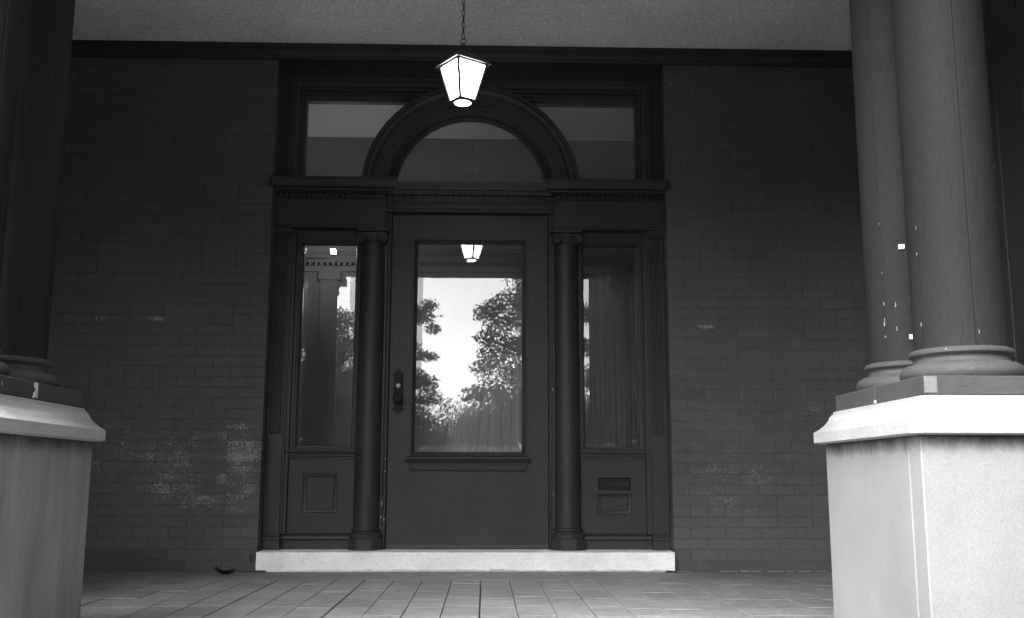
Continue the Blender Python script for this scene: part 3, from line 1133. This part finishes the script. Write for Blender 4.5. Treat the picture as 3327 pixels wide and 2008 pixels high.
spots = [
    (1.536, -3.265, R(-96), 'thick front column on the bright pedestal, its paint cracked along a seam'),
    (1.536, -2.897, R(-146), 'slimmer looking rear column on the bright pedestal with paint chips, nearest the right brick wall'),
    (-1.485, -2.897, 0.7, 'dark rear column on the streaked grey pedestal, standing before the left brick wall'),
    (-1.485, -3.265, 1.9, 'front column on the streaked grey pedestal, cut off at the edge of the photo'),
]
cols = []
for i, (x, y, a, lab) in enumerate(spots):
    o = proto if i == 0 else copy_tree(proto)
    o.location = (x, y, ZB)
    o['label'] = lab
    o['group'] = 'columns standing on the pedestals'
    for ch in o.children:
        if ch.name.startswith(('shaft',)):
            ch.rotation_euler = (0, 0, a)
        if not ch.name.startswith('plinth'):
            ch.location.x = math.copysign(0.017, x)      # the shafts stand a little off the middle of their plinths
    cols.append(o)

# flakes of paint lost along the seams of the two bright columns
for ci, a0, zs in ((1, -146, (0.23, 0.27, 0.285, 0.34, 0.45, 0.62)), (1, -128, (0.25, 0.33)), (0, -166, (0.22, 0.44, 0.52)), (0, -30, (0.58, 0.63, 0.71)), (0, -92, (0.185,))):
    b = B()
    for z in zs:
        a = R(a0 + rng.uniform(-1.2, 1.2))
        rr = 0.1340
        h = rng.uniform(0.004, 0.018)
        w = rng.uniform(0.0010, 0.0026)
        ca, sa = math.cos(a), math.sin(a)
        pts = []
        for du, dz in ((-1, 0), (-0.4, 0.5), (-0.7, 1), (0.5, 0.9), (1, 0.4), (0.3, 0)):
            pts.append((rr * ca - sa * du * w, rr * sa + ca * du * w, z + dz * h))
        loops(b, [pts, [(x * 0.97, y * 0.97, zz) for x, y, zz in pts]], True, True, True)
    q = obj('paint_chips', b, M['flake'], cols[ci])
    q.location.x = 0.017
    q['kind'] = 'stuff'

# bare patch where the paint fell off between the plinths of the streaked pedestal
def flake(name, pts, x, th, parent, mat):
    b = B()
    loops(b, [[(x, y, z) for y, z in pts], [(x + th, y, z) for y, z in pts]], True, True, True)
    o = obj(name, b, mat)
    o.parent = parent
    o.matrix_parent_inverse = Matrix.Translation(parent.location).inverted()
    return o
bpy.context.view_layer.update()
rx = -1.485 + 0.184
flake('bare_patch', [(-3.112, 0.797), (-3.108, 0.815), (-3.092, 0.822), (-3.106, 0.832), (-3.110, 0.844), (-3.096, 0.8475), (-3.082, 0.846), (-3.083, 0.812), (-3.080, 0.798), (-3.096, 0.803)],
      rx + 0.0004, 0.0022, cols[2], M['chip'])
lx = 1.536 - 0.184
flake('bare_patch', [(-3.090, 0.795), (-3.092, 0.803), (-3.083, 0.806), (-3.074, 0.797)], lx - 0.003, 0.0028, cols[1], M['chip'])
b = B()
box(b, 1.353, 1.390, -3.4505, -3.4488, 0.799, 0.846, 0.0004)
q = obj('bare_patch', b, M['plinth'])
q.data.materials[0] = grey('bare_plinth_corner', 0.16, 0.8, 0.2, amp=0.5, scale=40, famp=0.5, fscale=120)
q.parent = cols[0]
q.matrix_parent_inverse = Matrix.Translation(cols[0].location).inverted()

# small white tags between the two bright columns
def tagpiece(loc, ry, label):
    b = B()
    box(b, -0.010, 0.010, -0.003, 0.003, -0.008, 0.008, 0.0012)
    o = tag(obj('white_tag', b, M['white'], None, loc), label, 'tag', 'white tags between the columns')
    o.rotation_euler = (0, 0, ry)
tagpiece((1.494, -3.022, 1.324), R(-25), 'small white square tag stuck high on the rear column of the bright pedestal')
tagpiece((1.509, -3.028, 1.019), R(-19), 'small white square tag low in the gap between the bright pedestal columns')

# ------------------------------------------------------------------ hanging lantern
LX, LY = -0.015, -1.60
lan = thing('hanging_lantern', 'lit square iron lantern with opal panes hanging on a chain before the arch', 'lantern', (LX, LY, 2.36), R(-10))
def sq(h, z, rot=45):
    return [(h * math.cos(R(rot + 90 * k)), h * math.sin(R(rot + 90 * k)), z) for k in range(4)]
def corner(k, h, z):
    a = R(-90 + 90 * k)
    return Vector((h * math.cos(a), h * math.sin(a), z))
HT, HB, ZT, ZBt = 0.116, 0.060, 0.182, 0.006
for k in range(4):
    b = B()
    tube(b, [corner(k, HB + 0.001, ZBt - 0.004), corner(k, HT + 0.001, ZT + 0.004)], 0.0072, 8)
    obj('corner_bar', b, M['iron'], lan)
    a0, a1 = corner(k, HB, ZBt), corner(k + 1, HB, ZBt)
    c0, c1 = corner(k, HT, ZT), corner(k + 1, HT, ZT)
    n_ = ((a0 + a1) / 2).normalized()
    n_.z = 0
    b = B()
    ins = 0.96
    q0 = [a0, a1, c1, c0]
    loops(b, [[Vector((p.x * ins, p.y * ins, p.z)) for p in q0], [Vector((p.x * (ins - 0.035), p.y * (ins - 0.035), p.z)) for p in q0]], True, True, True)
    obj('pane', b, M['lamp'], lan)
for (h, z, r) in ((HB + 0.001, ZBt - 0.002, 0.0070), (HT + 0.002, ZT + 0.002, 0.0065)):
    for k in range(4):
        b = B()
        tube(b, [corner(k, h, z), corner(k + 1, h, z)], r, 6)
        obj('frame_rail', b, M['iron'], lan)
b = B()
rf = [(HT + 0.026, ZT + 0.003), (HT + 0.026, ZT + 0.008), (HT + 0.004, ZT + 0.022), (0.050, ZT + 0.068), (0.048, ZT + 0.076)]
loops(b, [[corner(k, h, z) for k in range(4)] for h, z in rf], True, True, True)
roof = obj('lantern_roof', b, M['iron'], lan)
b = B()
lathe(b, [(0.036, ZT + 0.0762), (0.038, ZT + 0.082), (0.034, ZT + 0.094), (0.022, ZT + 0.104), (0.010, ZT + 0.109), (0.007, ZT + 0.118), (0.003, ZT + 0.119)], 24)
obj('dome', b, M['iron'], roof)
b = B()
lathe(b, [(0.052, 0.001), (0.050, -0.004), (0.041, -0.006), (0.041, -0.0015), (0.050, 0.003)], 32, cap=False)
obj('bottom_ring', b, M['iron'], lan)
b = B()
lathe(b, [(0.040, -0.003), (0.039, -0.007), (0.030, -0.011), (0.012, -0.013), (0.002, -0.0135)], 28)
obj('bottom_lens', b, M['lamp'], lan)
ch_t = bpy.data.objects.new('chain', None)
C.objects.link(ch_t)
ch_t.parent = lan
ch_t.location = (0, 0, ZT + 0.118)
b = B()
tube(b, [(0.014 * math.cos(2 * math.pi * k / 20), 0, 0.013 + 0.014 * math.sin(2 * math.pi * k / 20)) for k in range(20)], 0.0022, 6, True)
obj('link', b, M['iron'], ch_t)
b = B()
lp = []
for k in range(20):
    a = 2 * math.pi * k / 20
    lp.append((0.0075 * math.cos(a), 0, 0.0115 * math.sin(a) + (0.006 if math.sin(a) > 0 else -0.006)))
tube(b, lp, 0.0022, 6, True)
l0 = obj('link', b, M['iron'], ch_t)
z = 0.0385
i = 0
top_z = 3.325 - 2.36 - ZT - 0.118
while z < top_z:
    o = l0 if i == 0 else l0.copy()
    if i:
        C.objects.link(o)
        o.parent = ch_t
    o.location = (rng.uniform(-0.001, 0.001), 0, z)
    o.rotation_euler = (0, 0, R(35 + 90 * (i % 2) + rng.uniform(-14, 14)))
    z += 0.0305
    i += 1
b = B()
lathe(b, [(0.004, 0.925), (0.006, 0.945), (0.014, 0.958), (0.014, 0.9645)], 20)
for v in b.verts:
    v.co.z = v.co.z
obj('ceiling_hook', b, M['iron'], lan)

# ------------------------------------------------------------------ dead leaf on the floor
b = B()
rows = []
for i in range(13):
    u = i / 12
    x = -0.056 + 0.112 * u
    w = 0.022 * math.sin(math.pi * min(max(u, 0.05), 0.96)) * (1 + 0.3 * math.sin(u * 17))
    zc = 0.003 + 0.020 * abs(2 * u - 1.05) ** 2.2 * (1.1 if u < 0.5 else 0.7)
    row = []
    for j in range(5):
        v = (j - 2) / 2
        row.append((x + 0.006 * v, w * v, zc + 0.010 * abs(v) ** 1.5 + 0.004 * math.sin(u * 25 + v * 3)))
    rows.append(row)
rows2 = [[(x, y, z + 0.009) for x, y, z in r] for r in rows]
loops(b, rows, False)
loops(b, rows2, False)
tag(obj('dead_leaf', b, M['leaf_dry'], None, (-1.395, -0.215, 0.004)), 'curled dark dead leaf lying on the paving near the doorstep end', 'leaf')

# ------------------------------------------------------------------ trees across the lawn (seen in the glass)
def quads(me, V):
    n = len(V)
    me.vertices.add(n)
    me.vertices.foreach_set('co', V.astype(np.float32).ravel())
    me.loops.add(n)
    me.loops.foreach_set('vertex_index', np.arange(n, dtype=np.int32))
    me.polygons.add(n // 4)
    me.polygons.foreach_set('loop_start', np.arange(0, n, 4, dtype=np.int32))
    me.update(calc_edges=True)
    me.validate()

def tree(loc, height, crown_r, crown_z, nclump, nleaf, leaf, seed, label, trunk_r=0.25, extra=(), keep=None):
    r = np.random.default_rng(seed)
    t = thing('garden_tree', label, 'tree', loc, 0, 'trees across the lawn')
    b = B()
    pr = [(0, 0, -0.05)]
    for i in range(1, 7):
        pr.append((r.normal() * 0.12 * i / 3, r.normal() * 0.12 * i / 3, height * 0.8 * i / 6))
    tube(b, pr, [trunk_r * (1 - 0.13 * i) for i in range(7)], 10)
    cl = []
    for i in range(nclump):
        for _ in range(60):
            p = r.uniform(-1, 1, 3)
            if np.dot(p, p) < 1:
                break
        p = p * (0.55 + 0.45 * r.random())
        c = np.array([p[0] * crown_r, p[1] * crown_r, crown_z + p[2] * (height - crown_z)])
        c[2] = max(c[2], 0.9)
        if keep is None or keep(c[0] + loc[0], c[2] + loc[2]):
            cl.append((c, crown_r * r.uniform(0.10, 0.22)))
    n0 = len(cl)
    for ex, ez, er in extra:
        cl.append((np.array([ex - loc[0], r.normal() * 0.5, ez - loc[2]]), er))
    for c, s in cl[::3]:
        k = min(5, max(2, int(c[2] / height * 5)))
        p0 = Vector(pr[k])
        p1 = Vector(c)
        mid = p0.lerp(p1, 0.5) + Vector((0, 0, 0.25))
        tube(b, [p0, mid, p1], [trunk_r * 0.30, trunk_r * 0.18, 0.02], 6)
    obj('trunk', b, M['bark'], t)
    V = np.zeros((nleaf * 4, 3))
    wgt = np.array([s_ ** 2 * (3.2 if k_ >= n0 else 1.0) for k_, (c_, s_) in enumerate(cl)])
    ci = r.choice(len(cl), nleaf, p=wgt / wgt.sum())
    cen = np.array([c for c, s in cl])[ci]
    sz = np.array([s for c, s in cl])[ci]
    d = r.normal(size=(nleaf, 3))
    d /= np.linalg.norm(d, axis=1)[:, None]
    rad = sz * r.random(nleaf) ** 0.4 * (1 + 0.25 * np.abs(r.normal(size=nleaf)) * (r.random(nleaf) < 0.25))
    P = cen + d * rad[:, None] * np.array([1.15, 1.15, 0.75])
    nrm = r.normal(size=(nleaf, 3)) + np.array([0, 0, 0.8])
    nrm /= np.linalg.norm(nrm, axis=1)[:, None]
    u = np.cross(nrm, r.normal(size=(nleaf, 3)))
    u /= np.linalg.norm(u, axis=1)[:, None]
    v = np.cross(nrm, u)
    s_ = leaf * r.uniform(0.6, 1.3, nleaf)[:, None]
    V[0::4] = P - u * s_
    V[1::4] = P + v * s_ * 0.55
    V[2::4] = P + u * s_
    V[3::4] = P - v * s_ * 0.55
    me = bpy.data.meshes.new('crown')
    quads(me, V)
    me.materials.append(M['leaves'])
    o = bpy.data.objects.new('crown', me)
    C.objects.link(o)
    o.parent = t
    return t
G = -0.95
right_lobes = [(1.35, 7.0, 0.42), (1.75, 6.6, 0.75), (2.3, 7.3, 0.9), (1.0, 5.95, 0.55), (0.40, 5.72, 0.36), (0.10, 5.55, 0.34), (1.6, 5.6, 0.8),
               (0.62, 5.25, 0.5), (0.22, 4.75, 0.36), (0.95, 4.55, 0.5), (1.7, 4.5, 0.7), (0.35, 4.15, 0.42), (0.05, 3.85, 0.38), (0.85, 3.75, 0.55), (1.6, 3.5, 0.7),
               (0.25, 3.2, 0.5), (-0.22, 2.95, 0.38), (0.85, 2.9, 0.6), (0.1, 2.4, 0.55), (-0.35, 2.2, 0.4), (0.7, 2.0, 0.7), (1.5, 2.3, 0.8), (-0.2, 1.6, 0.5)]
tree((5.2, -24, G), 10.8, 6.0, 5.0, 260, 200000, 0.055, 1, 'tall broad tree mirrored on the right of the door glass', 0.25, right_lobes, lambda x, z: x > 2.4)
left_lobes = [(-2.3, 5.6, 0.42), (-1.85, 5.45, 0.36), (-1.62, 5.75, 0.26), (-1.55, 5.2, 0.24), (-2.3, 4.5, 0.40), (-1.75, 4.25, 0.24), (-1.45, 4.2, 0.16), (-2.2, 3.6, 0.5),
              (-1.7, 3.5, 0.36), (-1.55, 3.0, 0.36), (-2.1, 2.7, 0.5), (-1.75, 2.2, 0.45), (-2.5, 2.0, 0.7), (-1.9, 1.5, 0.6),
              (-3.6, 5.1, 0.5), (-4.2, 5.2, 0.5), (-4.9, 5.3, 0.6), (-4.0, 4.5, 0.7), (-4.8, 4.4, 0.8), (-3.2, 4.2, 0.55), (-3.4, 3.4, 0.7), (-4.4, 3.4, 0.8), (-4.0, 2.4, 0.9)]
tree((-5.0, -24, G), 6.6, 3.6, 3.2, 120, 80000, 0.05, 2, 'lower loose tree mirrored on the left of the door glass', 0.16, left_lobes, lambda x, z: x < -2.7)
tree((-2.6, -42, G), 4.9, 5.0, 2.4, 150, 110000, 0.06, 3, 'far low tree mirrored behind the curtain in the door glass', 0.16)
tree((3.2, -48, G), 7.2, 6.0, 3.2, 150, 110000, 0.07, 6, 'far bushy tree mirrored low in the middle of the door glass', 0.2)
tree((7.2, -9.5, G), 12.0, 5.0, 5.5, 170, 50000, 0.15, 4, 'dense tree shading the bright pedestal side of the lawn')
tree((14, -16, G), 13.0, 6.5, 6.0, 130, 40000, 0.22, 5, 'dense tree behind the shading tree on the lawn')
tree((-13, -31, G), 11.0, 5.5, 5.0, 160, 60000, 0.11, 8, 'wide tree at the far left side of the lawn', 0.2)
tree((9.5, -3.0, G), 9.0, 4.0, 4.5, 110, 30000, 0.18, 9, 'tree standing close to the porch end past the bright pedestal', 0.2)
